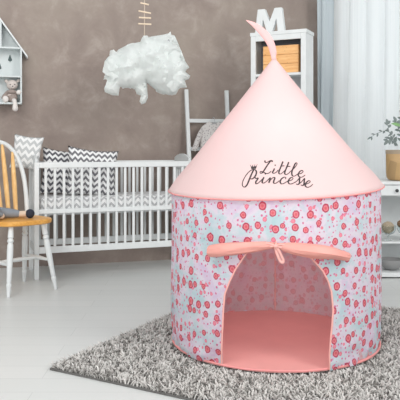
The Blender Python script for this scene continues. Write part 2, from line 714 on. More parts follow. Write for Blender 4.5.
# ------------------------------------------------------------------ the play tent
BRIM_Z, BRIM_R, TOP_Z = .815, .555, 1.486


def brim_dz(th):
    f = max(0.0, -math.sin(th))
    return .018 * math.cos(th) - .020 * f


def roof_point(th, s):
    """s 0 at the tip, 1 at the brim"""
    r = .007 + (BRIM_R - .007) * (s - .010 * math.sin(PI * s) + .012 * math.exp(-((s - .9) / .08) ** 2))
    z = TOP_Z + (BRIM_Z - TOP_Z) * s + brim_dz(th) * s ** 3
    return V((TC.x - .001 * (1 - s) + r * math.cos(th), TC.y + r * math.sin(th), z))


def roof_hit(px, py, off=.0):
    """where the sight line measured at px, py meets the roof's front (found on the roof itself)"""
    d = V(((px - CX) / F, 1, (HY - py) / F))
    o = V((0, 0, CAM_H))
    lo = None
    t = 2.6
    while t < 3.6:
        p = o + d * t
        th = math.atan2(p.y - TC.y, p.x - TC.x + .004)
        s = (p.z - TOP_Z) / (BRIM_Z - TOP_Z)
        for _ in range(4):
            s = min(max(s, 0), 1)
            s = (p.z - TOP_Z - brim_dz(th) * s ** 3) / (BRIM_Z - TOP_Z)
        s = min(max(s, 0), 1)
        q = roof_point(th, s)
        xa = TC.x - .001 * (1 - s)
        if math.hypot(p.x - xa, p.y - TC.y) <= math.hypot(q.x - xa, q.y - TC.y) + off:
            return p
        t += .0008
    return o + d * 3.0


def wall_r(z):
    """radius of the cloth wall at height z"""
    k = (z - TZ) / (BRIM_Z - TZ)
    return TR * (1.0 - .018 * max(0, 1 - k / .22) ** 2)


def wall_hit(px, py, off=0.0):
    d = V(((px - CX) / F, 1, (HY - py) / F))
    o = V((0, 0, CAM_H))
    t = 2.5
    while t < 3.5:
        p = o + d * t
        if math.hypot(p.x - TC.x, p.y - TC.y) <= wall_r(max(p.z, TZ)) + off:
            return p
        t += .0008
    return o + d * 2.9


def th_of(p):
    return math.atan2(p.y - TC.y, p.x - TC.x)


DOOR_L = [(371, 221.5), (345, 222), (325, 223), (310, 223.6), (294, 225), (281, 230), (268, 236.5), (254, 246), (247, 251)]
DOOR_R = [(371, 328), (346, 329.5), (325, 332), (310, 333), (292, 331.5), (281, 328), (270, 322), (258, 311), (247, 299)]


def make_tent():
    root = thing('play_tent', 'round pink play tent with flower-print wall and open doorway on the grey rug', 'tent',
                 (TC.x, TC.y, TZ))
    # ---- doorway outline on the cloth
    lpts = [wall_hit(x, y) for y, x in DOOR_L]
    rpts = [wall_hit(x, y) for y, x in DOOR_R]
    lt = sorted((p.z, th_of(p)) for p in lpts)
    rt = sorted((p.z, th_of(p)) for p in rpts)
    ztop = .5 * (lt[-1][0] + rt[-1][0])
    NR, NC = 46, 150
    zs = [TZ + (ztop - TZ) * (i / NR) for i in range(NR + 1)]

    def cloth(th, z, inset):
        r = wall_r(z) - inset
        k = (z - TZ)
        low = max(0, 1 - k / .16)
        # soft bags and folds of the cloth where it meets the floor
        w = mnoise.noise(V((math.cos(th) * 5, math.sin(th) * 5, z * 9))) * .026 * low
        w += mnoise.noise(V((math.cos(th) * 9, math.sin(th) * 9, z * 22 + 5))) * .018 * low
        w += mnoise.noise(V((math.cos(th) * 2.6, math.sin(th) * 2.6, z * 2.0 + 2))) * .006
        side = math.exp(-((th + PI / 2) ** 2) / .9)
        r += w * (1 if inset == 0 else .4) + .006 * low * side
        return V((TC.x + r * math.cos(th), TC.y + r * math.sin(th), z))

    def sheet(name, mat, inset, parent):
        vs, fs, uv = [], [], []
        for z in zs:
            a, b = interp(z, rt), interp(z, lt) + 2 * PI
            for j in range(NC + 1):
                th = a + (b - a) * j / NC
                vs.append(cloth(th, z, inset))
                uv.append((th * TR, z))
        for i in range(NR):
            for j in range(NC):
                q = i * (NC + 1) + j
                fs.append((q, q + 1, q + NC + 2, q + NC + 1))
        o = len(vs)
        NU, N2 = 12, 180
        zt = BRIM_Z
        for i in range(NU + 1):
            z = ztop + (zt - ztop) * i / NU
            for j in range(N2 + 1):
                th = -PI + PI / 2 + 2 * PI * j / N2
                z = ztop + (zt + brim_dz(th) + .004 - ztop) * i / NU
                vs.append(cloth(th, z, inset))
                uv.append((th * TR if th < interp(ztop, lt) + 2 * PI else (th - 0) * TR, z))
        for i in range(NU):
            for j in range(N2):
                q = o + i * (N2 + 1) + j
                fs.append((q, q + 1, q + N2 + 2, q + N2 + 1))
        me = bpy.data.meshes.new(name)
        me.from_pydata([tuple(p - root.location) for p in vs], [], fs)
        ul = me.uv_layers.new(name='UVMap')
        for lp in me.loops:
            ul.data[lp.index].uv = uv[lp.vertex_index]
        me.polygons.foreach_set('use_smooth', [True] * len(me.polygons))
        me.materials.append(mat)
        ob = bpy.data.objects.new(name, me)
        COL.objects.link(ob)
        ob.parent = parent
        return ob
    wall = sheet('cloth_wall', M['print'], 0.0, root)
    wall['label'] = 'white and lilac cloth printed with red and pink flowers'
    sheet('wall_lining', M['lining'], .006, root)
    # seam at the back of the lining
    mb = MB()
    sth = math.radians(83.0)
    mb.tube([V((TC.x + (TR - .010) * math.cos(sth), TC.y + (TR - .010) * math.sin(sth), z)) for z in (TZ + .004, .3, .6, BRIM_Z)], .0035, 6)
    put(mb, 'lining_seam', M['binding'], root)
    # floor mat and its bound edge
    mb = MB()
    prof = [(0.0, TZ), (TR - .002, TZ), (TR - .002, TZ + .006), (0.0, TZ + .0065)]
    mb.lathe(prof, 96, (TC.x, TC.y, 0))
    put(mb, 'floor_mat', M['mat'], root)
    mb = MB()
    mb.loop_tube([V((TC.x + (wall_r(TZ) + .004) * math.cos(t), TC.y + (wall_r(TZ) + .004) * math.sin(t), TZ + .006 + .003 * mnoise.noise(V((math.cos(t) * 4, math.sin(t) * 4, 0)))))
                  for t in [2 * PI * i / 140 for i in range(140)]], .0050, 8)
    put(mb, 'base_binding', M['piping'], root)
    # binding round the doorway
    for tab, sgn in ((lt, 1), (rt, -1)):
        mb = MB()
        pts = [cloth(interp(z, tab), z, -.002) for z in [TZ + .004 + (ztop - TZ) * i / 40 for i in range(41)]]
        mb.tube(pts, .0042, 8)
        put(mb, 'door_binding', M['binding'], root)
    # roof
    NS, NT = 40, 128
    vs = [roof_point(2 * PI * j / NT, i / NS) for i in range(NS + 1) for j in range(NT)]
    fs = [(i * NT + j, i * NT + (j + 1) % NT, (i + 1) * NT + (j + 1) % NT, (i + 1) * NT + j) for i in range(NS) for j in range(NT)]
    mb = MB()
    mb.add(vs, fs)
    roof = put(mb, 'roof', M['roof'], root)
    md = roof.modifiers.new('solid', 'SOLIDIFY')
    md.thickness = .003
    md.offset = 0
    for a in (-18, -160, 60, 120):
        mb = MB()
        mb.tube([roof_point(math.radians(a), s) for s in [.02 + .98 * i / 30 for i in range(31)]], [.0016 + .0012 * i / 30 for i in range(31)], 6)
        put(mb, 'roof_seam', M['roof'], roof)
    mb = MB()
    mb.loop_tube([roof_point(2 * PI * i / 120, 1.0) + V((0, 0, -.001)) for i in range(120)], .0036, 8)
    put(mb, 'brim_binding', M['piping'], roof)
    # crescent at the tip
    cl = [(274.6, 62, 4.2), (273.6, 57, 4.6), (273.2, 52, 6.2), (271.3, 45, 6.9), (267.2, 37.5, 7.3), (260.8, 30.2, 6.6), (254.5, 25.0, 4.6), (249.5, 22.0, 2.3), (246, 20.2, .4)]
    mb = MB()
    c3 = catmull([at(x, y, TC.y) for x, y, w in cl], 6)
    ws = [p.x for p in catmull([(w, 0, 0) for x, y, w in cl], 6)]
    mb.tube(c3, [w * .55 / F * TC.y for w in ws], 14, .42, (0, 1, 0))
    put(mb, 'crescent_pennant', M['crescent'], root)['label'] = 'pink padded crescent on the tip of the roof'
    # rolled-up door flap, tied in the middle
    spine = [(210, 251, 5.9), (220, 250.2, 6.4), (235, 248.8, 6.2), (250, 247.4, 5.6), (264, 245.9, 4.5), (272, 245.4, 3.1), (275.5, 245.4, 2.4), (279, 245.8, 2.8),
             (288, 247.4, 4.6), (302, 249.4, 6.2), (318, 251.2, 7.0), (332, 253.0, 6.6), (341, 255.2, 5.2), (348, 256.6, 4.2)]
    pts, rad = [], []
    for x, y, r in spine:
        rr = r / F * 2.9
        p = wall_hit(x, y, .004 + rr * .8)
        pts.append(p)
        rad.append(rr)
    c3 = catmull(pts, 7)
    r3 = [p.x for p in catmull([(r, 0, 0) for r in rad], 7)]
    mb = MB()
    mb.tube(c3, r3, 22)
    # folds of the rolled cloth running along it
    for i in range(len(c3)):
        for j in range(22):
            k = mb.v[i * 22 + j]
            d = k - c3[i]
            w = mnoise.noise(V((j * .9, i * .045, 3.3))) * .22 + mnoise.noise(V((j * 2.1, i * .11, 8))) * .10
            mb.v[i * 22 + j] = c3[i] + d * (1 + w)
    flap = put(mb, 'rolled_door_flap', M['roll'], root)
    mb = MB()
    e = c3[-1]
    mb.ball(e, (.012, .012, .012))
    e = c3[0]
    put(mb, 'flap_end', M['piping'], flap)
    # loose printed edge that shows above the roll
    # tie: a band, a bow loop and a hanging loop
    mb = MB()
    kn = wall_hit(275.3, 245.4, .018)
    mb.loop_tube([kn + V((.003 * math.cos(a), .013 * math.sin(a), .015 * math.cos(a))) for a in [2 * PI * i / 20 for i in range(20)]], .0042, 8)
    mb.ball(kn + V((0, -.013, -.001)), (.010, .008, .009))

    def strip(pix, w):
        pp = catmull([wall_hit(x, y, .020 + d) for x, y, d in pix], 6)
        mb.tube(pp, w, 8, .35, (0, -1, 0))
    strip([(275.5, 246, .01), (278.5, 250, .006), (281.6, 256, .002), (283.4, 261, .0), (281.9, 262.6, .0), (279.6, 260, .0), (277.6, 255, .002), (275.8, 250, .004), (275.2, 246.5, .008)], .0058)
    strip([(275, 245.6, .012), (270, 244, .014), (266, 243.4, .012), (267, 245.6, .012), (271, 246.4, .012), (275, 246, .012)], .004)
    strip([(275.5, 245.6, .012), (280, 244.6, .014), (284, 245.0, .012), (283, 247.2, .012), (279, 247, .012), (275.5, 246, .012)], .004)
    put(mb, 'tie_ribbon', M['binding'], flap)
    # ---- lettering on the roof
    A = lambda pts: [(240 + x / 10.0, 158 + y / 10.0) for x, y in pts]
    B = lambda pts: [(275 + x / 10.0, 158 + y / 10.0) for x, y in pts]
    strokes = [
        A([(248, 24), (253, 42), (266, 46), (288, 34), (308, 24), (322, 30), (318, 40)]),
        A([(308, 26), (288, 52), (262, 90), (238, 128), (220, 149), (203, 151), (203, 136), (226, 138), (260, 154), (290, 150), (312, 130)]),
        A([(346, 104), (334, 128), (326, 146), (340, 153), (362, 142), (384, 118)]),
        B([(80, 33), (62, 80), (44, 124), (38, 148), (50, 160), (72, 150), (98, 124)]),
        B([(52, 88), (72, 80), (96, 78)]),
        B([(138, 40), (120, 86), (102, 130), (97, 154), (110, 166), (132, 156), (156, 132)]),
        B([(110, 92), (130, 84), (154, 84)]),
        B([(156, 132), (190, 104), (218, 66), (218, 50), (204, 54), (184, 96), (168, 142), (174, 176), (196, 180), (230, 158)]),
        B([(230, 160), (262, 154), (281, 134), (268, 124), (246, 138), (232, 166), (244, 188), (272, 190), (304, 168)]),
        A([(138, 116), (116, 160), (94, 212), (72, 264), (48, 290), (26, 278), (26, 240), (54, 182), (94, 134), (130, 116), (156, 122), (164, 148), (150, 184), (122, 208), (98, 206)]),
        A([(146, 192), (160, 204), (178, 200), (176, 212), (158, 238), (162, 258), (186, 248), (222, 212), (238, 192)]),
        A([(240, 190), (226, 222), (222, 244), (238, 250), (266, 232), (300, 196)]),
        A([(304, 194), (296, 222), (290, 248), (308, 216), (334, 194), (348, 200), (338, 230), (338, 250), (358, 252), (396, 226)]),
        B([(104, 212), (108, 196), (90, 192), (64, 210), (52, 238), (64, 258), (92, 252), (134, 226)]),
        B([(132, 230), (164, 222), (180, 204), (166, 194), (144, 210), (132, 238), (144, 258), (172, 256), (206, 238)]),
        B([(200, 246), (226, 222), (246, 198), (244, 222), (244, 250), (228, 266), (212, 258)]),
        B([(240, 260), (270, 234), (294, 204), (292, 232), (290, 260), (276, 276), (258, 268)]),
        B([(300, 266), (330, 254), (352, 238), (340, 226), (316, 242), (302, 270), (316, 290), (346, 288), (380, 262)]),
    ]
    mb = MB()
    for st in strokes:
        c = catmull(st, 7)
        L = []
        for i, p in enumerate(c):
            t = (c[min(i + 1, len(c) - 1)] - c[max(i - 1, 0)])
            if t.length < 1e-6:
                t = V((1, 0, 0))
            t.normalize()
            w = .42 + .36 * max(0, t.y) ** 1.2
            if i == 0 or i == len(c) - 1:
                w *= .4
            nrm = V((-t.y, t.x, 0))
            L.append((p + nrm * w, p - nrm * w))
        vs = []
        for a, b in L:
            vs.append(roof_hit(a.x, a.y, .0032))
            vs.append(roof_hit(b.x, b.y, .0032))
        mb.add(vs, [(2 * i, 2 * i + 1, 2 * i + 3, 2 * i + 2) for i in range(len(L) - 1)])
    for cx_, cy_ in (A([(352, 72)])[0], A([(254, 158)])[0]):
        pts = [roof_hit(cx_ + .75 * math.cos(a), cy_ + .75 * math.sin(a), .0032) for a in [2 * PI * i / 10 for i in range(10)]]
        mb.add(pts, [tuple(range(10))])
    put(mb, 'lettering', M['ink'], roof, False)['label'] = 'dark handwritten words Little Princesse'
    mb = MB()
    cr = A([(104, 74), (120, 88), (126, 74), (138, 89), (148, 70), (154, 86), (171, 67), (160, 108), (114, 112)])
    ctr = roof_hit(240 + 13.8, 158 + 10.2, .0032)
    vs = [ctr] + [roof_hit(x, y, .0032) for x, y in cr]
    mb.add(vs, [(0, i, i % 9 + 1) for i in range(1, 10)])
    for x, y in A([(104, 72), (126, 72), (148, 68), (171, 65)]):
        mb.add([roof_hit(x + .35 * math.cos(a), y + .35 * math.sin(a), .0034) for a in [2 * PI * i / 8 for i in range(8)]], [tuple(range(8))])
    put(mb, 'crown_emblem', M['ink'], roof, False)


make_tent()

# ------------------------------------------------------------------ crib
CA = math.radians(20)
CRIB0 = V((-1.255, 4.99, 0))     # its front left foot
CD = V((math.cos(CA), math.sin(CA), 0))
CN = V((-math.sin(CA), math.cos(CA), 0))
CL, CW, CH = 1.25, .42, .90


def make_crib():
    root = thing('crib', 'white wooden baby crib with barred sides standing against the back wall', 'crib', CRIB0, CA)

    def b(c, s):
        mb = MB()
        mb.box(c, s)
        return mb
    for x in (0, CL):
        for y in (0, CW):
            b((x, y, CH / 2 if y == 0 else CH / 2), (.036, .036, CH)).build('leg_post', M['white'], root, False, .004)
    n = 17
    for y, nm in ((0, 'front'), (CW, 'back')):
        fr = b((CL / 2, y, CH - .022), (CL - .036, .03, .044)).build('top_rail', M['white'], root, False, .005)
        b((CL / 2, y, .224), (CL - .036, .028, .05)).build('bottom_rail', M['white'], root, False, .004)
        sl = None
        for i in range(n):
            x = CL * (i + 1) / (n + 1)
            if sl is None:
                mb = MB()
                mb.box((0, 0, 0), (.021, .012, CH - .044 - .249 + .01))
                sl = mb.build('bar', M['white'] if y == 0 else M['white_soft'], fr, False, .003)
                sl0 = sl
            else:
                sl = sl0.copy()
                COL.objects.link(sl)
                sl.parent = fr
            sl.location = (x, y, (CH - .044 + .249) / 2)
    b((CL / 2, -.001, .521), (CL - .036, .03, .034)).build('middle_rail', M['white'], root, False, .004)
    # barred ends with an arched board
    for x in (0, CL):
        N = 16
        poly = [(.018 + (CW - .036) * i / N, CH + .002 + .058 * math.sin(PI * (.08 + .84 * i / N)) ** .7) for i in range(N + 1)]
        poly += [(CW - .018, CH - .07), (.018, CH - .07)]
        mb = MB()
        mb.prism(poly, V((x - .011, 0, 0)), (0, 1, 0), (0, 0, 1), (1, 0, 0), .022)
        hb = mb.build('arched_end_board', M['white_soft'], root, False, .003)
        b((x, CW / 2, .224), (.028, CW - .036, .05)).build('end_bottom_rail', M['white_soft'], root, False, .004)
        for i in range(6):
            y = CW * (i + 1) / 7
            mb = MB()
            mb.box((x, y, (CH - .07 + .249) / 2), (.012, .020, CH - .07 - .249 + .01))
            mb.build('end_bar', M['white_soft'], hb, False, .003)
    b((CL / 2, CW / 2, .496), (CL - .04, CW - .04, .016)).build('base_board', M['white_soft'], root, False)
    return root


make_crib()


def crib_pt(x, y, z):
    return CRIB0 + CD * x + CN * y + V((0, 0, z))


def make_mattress():
    mb = MB()
    x0, x1, y0, y1, z0, z1 = .034, CL - .034, .024, CW - .024, .506, .628
    c, s = V(((x0 + x1) / 2, (y0 + y1) / 2, (z0 + z1) / 2)), (x1 - x0, y1 - y0, z1 - z0)
    mb.box(c, s)
    o = mb.build('mattress', M['chev_bed'], None, True, .03)
    o.location = CRIB0
    o.rotation_euler = (0, 0, CA)
    me = o.data
    ul = me.uv_layers.new(name='UVMap')
    for p in me.polygons:
        for li in p.loop_indices:
            q = me.vertices[me.loops[li].vertex_index].co
            if abs(p.normal.z) > .5:
                ul.data[li].uv = (q.x, q.y)
            else:
                ul.data[li].uv = (q.x + q.y, q.z)
    tag(o, 'white crib mattress with pale grey zigzag sheet lying inside the white crib', 'mattress')


make_mattress()


def make_pillow(name, label, mat, center, right, up, w, h, t):
    """a square cushion with drawn-out corners; right and up span its face"""
    right, up = V(right).normalized(), V(up).normalized()
    up = (up - right * up.dot(right)).normalized()
    nrm = right.cross(up)
    N = 22
    vs, fs, uv = [], [], []
    for sd in (1, -1):
        for i in range(N + 1):
            for j in range(N + 1):
                u, v = -1 + 2 * j / N, -1 + 2 * i / N
                px = u * (1 - .10 * (1 - v * v) * abs(u))
                py = v * (1 - .10 * (1 - u * u) * abs(v))
                th = ((1 - u ** 4) * (1 - v ** 4)) ** .55
                wr = mnoise.noise(V((u * 2.2, v * 2.2, sd * 3 + w * 30))) * .10
                vs.append(V(center) + right * px * w / 2 + up * py * h / 2 + nrm * sd * t / 2 * th * (1 + wr))
                uv.append(((u + 1) / 2 * w, (v + 1) / 2 * h))
    K = (N + 1) ** 2
    for i in range(N):
        for j in range(N):
            q = i * (N + 1) + j
            fs.append((q, q + 1, q + N + 2, q + N + 1))
            fs.append((K + q, K + q + N + 1, K + q + N + 2, K + q + 1))
    me = bpy.data.meshes.new(name)
    me.from_pydata([tuple(p - V(center)) for p in vs], [], fs)
    ul = me.uv_layers.new(name='UVMap')
    for lp in me.loops:
        ul.data[lp.index].uv = uv[lp.vertex_index]
    bm = bmesh.new()
    bm.from_mesh(me)
    bmesh.ops.remove_doubles(bm, verts=bm.verts, dist=1e-5)
    bm.to_mesh(me)
    bm.free()
    me.polygons.foreach_set('use_smooth', [True] * len(me.polygons))
    me.materials.append(mat)
    o = bpy.data.objects.new(name, me)
    COL.objects.link(o)
    o.location = center
    return tag(o, label, 'pillow')


# pale cushion tipped over the left end of the crib
make_pillow('pillow', 'pale grey zigzag pillow leaning out over the left end of the crib', M['chev_pale'],
            crib_pt(-.055, .20, .975), CD * 1 - CN * .25 + V((0, 0, -.13)), V((-.45, .16, 1)), .235, .28, .055)
make_pillow('pillow', 'charcoal zigzag pillow partly behind the other dark one in the crib', M['chev_dark'],
            crib_pt(.235, .265, .812), CD * 1 + CN * .05 + V((0, 0, -.12)), V((-.10, .26, 1)), .35, .39, .075)
make_pillow('pillow', 'large grey zigzag pillow slouching in the crib, rightmost of its pillows', M['chev_mid'],
            crib_pt(.455, .14, .812), CD * 1 + CN * .02 + V((0, 0, -.11)), V((.06, .26, 1)), .42, .40, .085)

# ------------------------------------------------------------------ chair
CHC = V((-1.305, 4.672, 0))
DF = V((.70, -.714, 0))          # the way it faces
DE = V((.714, .70, 0))
SEAT_Z = .507


def make_chair():
    root = thing('windsor_chair', 'white wooden chair with honey-coloured seat and arched spindle back near the crib', 'chair', CHC)
    mb = MB()
    N = 48
    prof = []
    for i in range(N):
        a = 2 * PI * i / N
        ca, sa = math.cos(a), math.sin(a)
        rr = 1.0 / (abs(ca) ** 3.2 + abs(sa) ** 3.2) ** (1 / 3.2)
        prof.append((ca * rr * .195, sa * rr * .20))
    rings = [(.93, -.036), (.985, -.030), (1.0, -.012), (.99, -.003), (.95, 0.0), (.6, -.004), (.25, -.006)]
    vs, fs = [], []
    for k, dz in rings:
        for x, y in prof:
            vs.append(CHC + DF * x * k + DE * y * 1.08 * k + V((0, 0, SEAT_Z + dz)))
    for i in range(len(rings) - 1):
        for j in range(N):
            q = (j + 1) % N
            fs.append((i * N + j, i * N + q, (i + 1) * N + q, (i + 1) * N + j))
    fs.append(tuple(range(N))[::-1])
    fs.append(tuple((len(rings) - 1) * N + j for j in range(N)))
    mb.add(vs, fs)
    put(mb, 'seat', M['honey'], root)
    legs = []
    for a, b in ((1, -1), (1, 1), (-1, 1), (-1, -1)):
        top = CHC + DF * a * .125 + DE * b * .125 + V((0, 0, SEAT_Z - .03))
        if a > 0:
            bot = CHC + DF * a * .20 + DE * b * .185
        else:
            bot = CHC + DF * a * .205 + DE * b * .16
        legs.append((top, bot))
        d = bot - top
        prof = [(0, .015), (.06, .017), (.12, .019), (.17, .020), (.185, .0145), (.20, .020), (.225, .0225), (.25, .015), (.27, .020), (.34, .0215), (.5, .0205), (.62, .0185),
                (.70, .0165), (.78, .0165), (.80, .0135), (.815, .018), (.835, .0185), (.86, .016), (.93, .0135), (1.0, .0115)]
        mb = MB()
        mb.tube([top + d * t for t, r in prof], [r for t, r in prof], 14)
        put(mb, 'leg', M['white'], root)

    def leg_at(i, t):
        return legs[i][0] + (legs[i][1] - legs[i][0]) * t
    t = .56
    mids = []
    for i, j in ((0, 3), (1, 2)):
        p, q = leg_at(i, t), leg_at(j, t)
        mb = MB()
        mb.tube([p.lerp(q, k) for k in (0, .15, .35, .5, .65, .85, 1)], [.009, .011, .014, .0165, .014, .011, .009], 12)
        put(mb, 'stretcher', M['white'], root)
        mids.append(p.lerp(q, .5))
    mb = MB()
    mb.tube([mids[0].lerp(mids[1], k) for k in (0, .2, .5, .8, 1)], [.009, .012, .016, .012, .009], 12)
    put(mb, 'stretcher', M['white'], root)
    # bow and spindles
    bc = CHC - DF * .165 - DE * .02
    hh = .56

    def bow(u):
        """u -1..1 round the hoop"""
        x = math.sin(u * PI / 2)
        wd = .185 + .06 * math.cos(u * PI / 2)
        k = math.cos(u * PI / 2) ** .8 if abs(u) < 1 else 0
        return bc + DE * x * wd - DF * (.12 * k) + V((0, 0, SEAT_Z - .01 + hh * k))
    mb = MB()
    us = [-1 + 2 * i / 40 for i in range(41)]
    mb.tube([bow(u) for u in us], .0165, 12)
    put(mb, 'bow_back', M['white'], root)
    for i in range(4):
        e = -.087 + .058 * i
        # find the hoop above the spindle's splayed foot
        best = min([-.75 + 1.5 * j / 200 for j in range(201)], key=lambda u: abs((bow(u) - bc).dot(DE) - e * 1.35))
        p0 = bc + DE * e + DF * .012 + V((0, 0, SEAT_Z - .008))
        p1 = bow(best)
        mb = MB()
        mb.tube([p0.lerp(p1, k) for k in (0, .12, .3, .45, .6, .8, .95, 1.0)], [.014, .016, .0175, .0185, .0175, .0155, .010, .005], 12)
        put(mb, 'spindle', M['spindle'], root)


make_chair()


def make_doll():
    z = SEAT_Z
    root = thing('rag_doll', 'grey cloth doll with dark shoes lying on the chair seat', 'doll', (-1.40, 4.72, z - .004))
    P = lambda px, py, y: at(px, py, y)
    y = 4.722
    mb = MB()
    leg = [P(19, 214, y), P(12, 213.3, y - .015), P(4, 212.8, y - .04), P(-2, 212.4, y - .075)]
    mb.tube(catmull(leg, 5), [.024, .026, .028, .0295, .031, .0325, .034, .035, .036, .0365, .037, .037, .038, .039, .04, .04][:16], 16)
    put(mb, 'trouser_leg', M['doll_grey'], root)
    mb = MB()
    a = P(19, 214, y)
    b = P(27, 213.8, y - .004)
    mb.tube([a, a.lerp(b, .5), b], [.022, .023, .022], 14)
    ank = put(mb, 'ankle', M['doll_beige'], root)
    mb = MB()
    c = P(30, 213.6, y - .004)
    mb.ball(c, (.033, .033, .033), 18, 12)
    mb.tube([c, c + V((.004, -.02, .016)), c + V((.006, -.028, .018))], [.026, .022, .012], 12)
    put(mb, 'shoe', M['doll_navy'], root)
    mb = MB()
    hip = P(-3, 212.2, y - .08)
    body = [hip, V((-1.452, 4.592, .555)), V((-1.448, 4.545, .555)), V((-1.442, 4.505, .552))]
    mb.tube(catmull(body, 4), [.036, .040, .043, .046, .047, .047, .047, .046, .044, .041, .036, .03, .022], 16)
    put(mb, 'torso', M['doll_grey'], root)
    hd = V((-1.438, 4.455, .562))
    mb = MB()
    mb.ball(hd, .052, 20, 14)
    put(mb, 'head', M['doll_beige'], root)
    mb = MB()
    mb.ball(hd + V((.004, -.012, .006)), (.052, .053, .053), 20, 14)
    put(mb, 'hair', M['doll_hair'], root)
    mb = MB()
    sh = V((-1.436, 4.555, .552))
    hn = P(1.0, 216.2, 4.60)
    el = sh.lerp(hn, .55) + V((.012, 0, .004))
    mb.tube(catmull([sh, el, hn], 6), [.018] * 13, 12)
    arm = put(mb, 'arm', M['doll_grey'], root)
    mb = MB()
    mb.ball(hn, (.026, .024, .022), 14, 10)
    put(mb, 'hand', M['doll_beige'], arm)


make_doll()

# ------------------------------------------------------------------ house shaped wall shelf
def make_house_shelf():
    pr = wall_pix(22, 104, .13)
    s1 = wall_s(22, .13)
    w = .36
    s0 = s1 - w
    sc = (s0 + s1) / 2
    zf = lambda py: CAM_H + (HY - py) / F * pr.y
    z_bot, z_mid, z_eave, z_top = zf(104.2), zf(76.6), zf(48), zf(17.5)
    D = .13
    t = .014
    root = thing('house_shelf', 'white house-shaped wall shelf with a pitched roof and pine tree decals', 'shelf', wall_pt(sc, 0, z_bot), WA)

    def wb(a0, a1, z0, z1, n0=.004, n1=D):
        mb = MB()
        wall_box(mb, a0, a1, z0, z1, n0, n1)
        return mb
    mb = MB()
    poly = [(s0, z_bot), (s1, z_bot), (s1, z_eave), (sc, z_top - .006), (s0, z_eave)]
    mb.prism(poly, wall_pt(0, .003, 0), WD, (0, 0, 1), WN, .008)
    back = put(mb, 'back_panel', M['shelf_white'], root, False)
    put(wb(s0, s0 + t, z_bot, z_eave), 'side_panel', M['shelf_white'], root, False, .002)
    put(wb(s1 - t, s1, z_bot, z_eave), 'side_panel', M['shelf_white'], root, False, .002)
    for z in (z_bot, z_mid - .007, z_eave - .008):
        put(wb(s0, s1, z, z + t), 'shelf_board', M['shelf_white'], root, False, .002)
    put(wb(sc + .004, sc + .018, z_eave, z_top - .02), 'divider', M['shelf_white'], root, False, .002)
    for sg in (-1, 1):
        e = .045
        k = (z_top - z_eave) / (w / 2)
        ex = sc + sg * (w / 2 + e)
        ez = z_eave - k * e
        mb = MB()
        poly = [(sc, z_top), (ex, ez), (ex, ez - .019), (sc, z_top - .022)]
        mb.prism(poly, wall_pt(0, .002, 0), WD, (0, 0, 1), WN, D + .004)
        put(mb, 'roof_board', M['white'], root, False, .002)
    for px, py in ((10, 58.5), (-.5, 66.5), (-12, 58)):
        s = wall_s(px, .012)
        q = wall_pix(px, py, .012)
        mb = MB()
        poly = [(-.002, .030), (-.008, .012), (-.0155, -.008), (-.016, -.016), (-.010, -.022), (-.002, -.023), (-.002, -.032), (.002, -.032), (.002, -.023), (.010, -.022), (.016, -.016), (.0155, -.008), (.008, .012), (.002, .030)]
        mb.prism(poly, q, WD, (0, 0, 1), WN, .003)
        put(mb, 'tree_decal', M['dark_tree'], back, False)
    return z_bot + t


SHELF_Z = make_house_shelf()


def remeshed(mb, name, mat, parent, voxel, world=True):
    o = put(mb, name, mat, parent)
    md = o.modifiers.new('remesh', 'REMESH')
    md.mode = 'VOXEL'
    md.voxel_size = voxel
    md.use_smooth_shade = True
    sm = o.modifiers.new('smooth', 'SMOOTH')
    sm.iterations = 4
    sm.factor = .5
    return o


def make_bear():
    n = .085
    p = lambda px, py, nn=n: wall_pix(px, py, nn)
    root = thing('plush_bear', 'cream plush bear in taupe knit sitting in the house-shaped shelf, one leg dangling', 'soft toy', wall_pix(11, 103, n))
    mb = MB()
    hd = p(12.2, 85)
    mb.ball(hd, (.047, .043, .044))
    mb.ball(p(6.2, 81, .08), .015)
    mb.ball(p(18.6, 80.6, .08), .015)
    mb.ball(p(12.8, 87, .12), (.020, .016, .015))
    mb.ball(p(11.5, 96.5), (.042, .038, .052))
    remeshed(mb, 'body', M['plush'], root, .005)
    mb = MB()
    mb.ball(p(12, 97.5), (.047, .042, .045))
    mb.tube([p(7, 92.5, .10), p(9.5, 91.5, .125), p(13.5, 91.6, .13), p(16.5, 92.4, .11)], .014, 10)
    mb.tube([p(8, 92, .09), p(4, 96, .10), p(2.5, 99, .10)], [.016, .015, .014], 10)
    mb.tube([p(15, 92.6, .10), p(18, 93.2, .115)], [.016, .015], 10)
    remeshed(mb, 'knit_jacket', M['plush_knit'], root, .005)
    mb = MB()
    mb.ball(p(5.5, 99.2, .128), (.026, .020, .029))
    put(mb, 'foot', M['plush_pale'], root)
    mb = MB()
    mb.ball(p(18.8, 92.3, .122), (.023, .019, .020))
    put(mb, 'paw', M['plush_pale'], root)
    mb = MB()
    mb.tube(catmull([p(14, 100.5, .12), p(14.6, 101.3, .15), p(15, 104, .157), p(15.2, 107, .158)], 4), [.02, .02, .019, .018, .017, .016, .016, .016, .017, .019, .021, .022, .022][:13], 12)
    mb.ball(p(15.2, 108.3, .158), (.024, .024, .026))
    put(mb, 'dangling_leg', M['plush_pale'], root)
    mb = MB()
    for px in (10.2, 14.8):
        mb.ball(p(px, 84.4, .127), .0045, 8, 6)
    mb.ball(p(12.8, 86.3, .136), .0055, 8, 6)
    put(mb, 'face', M['black'], root)


make_bear()

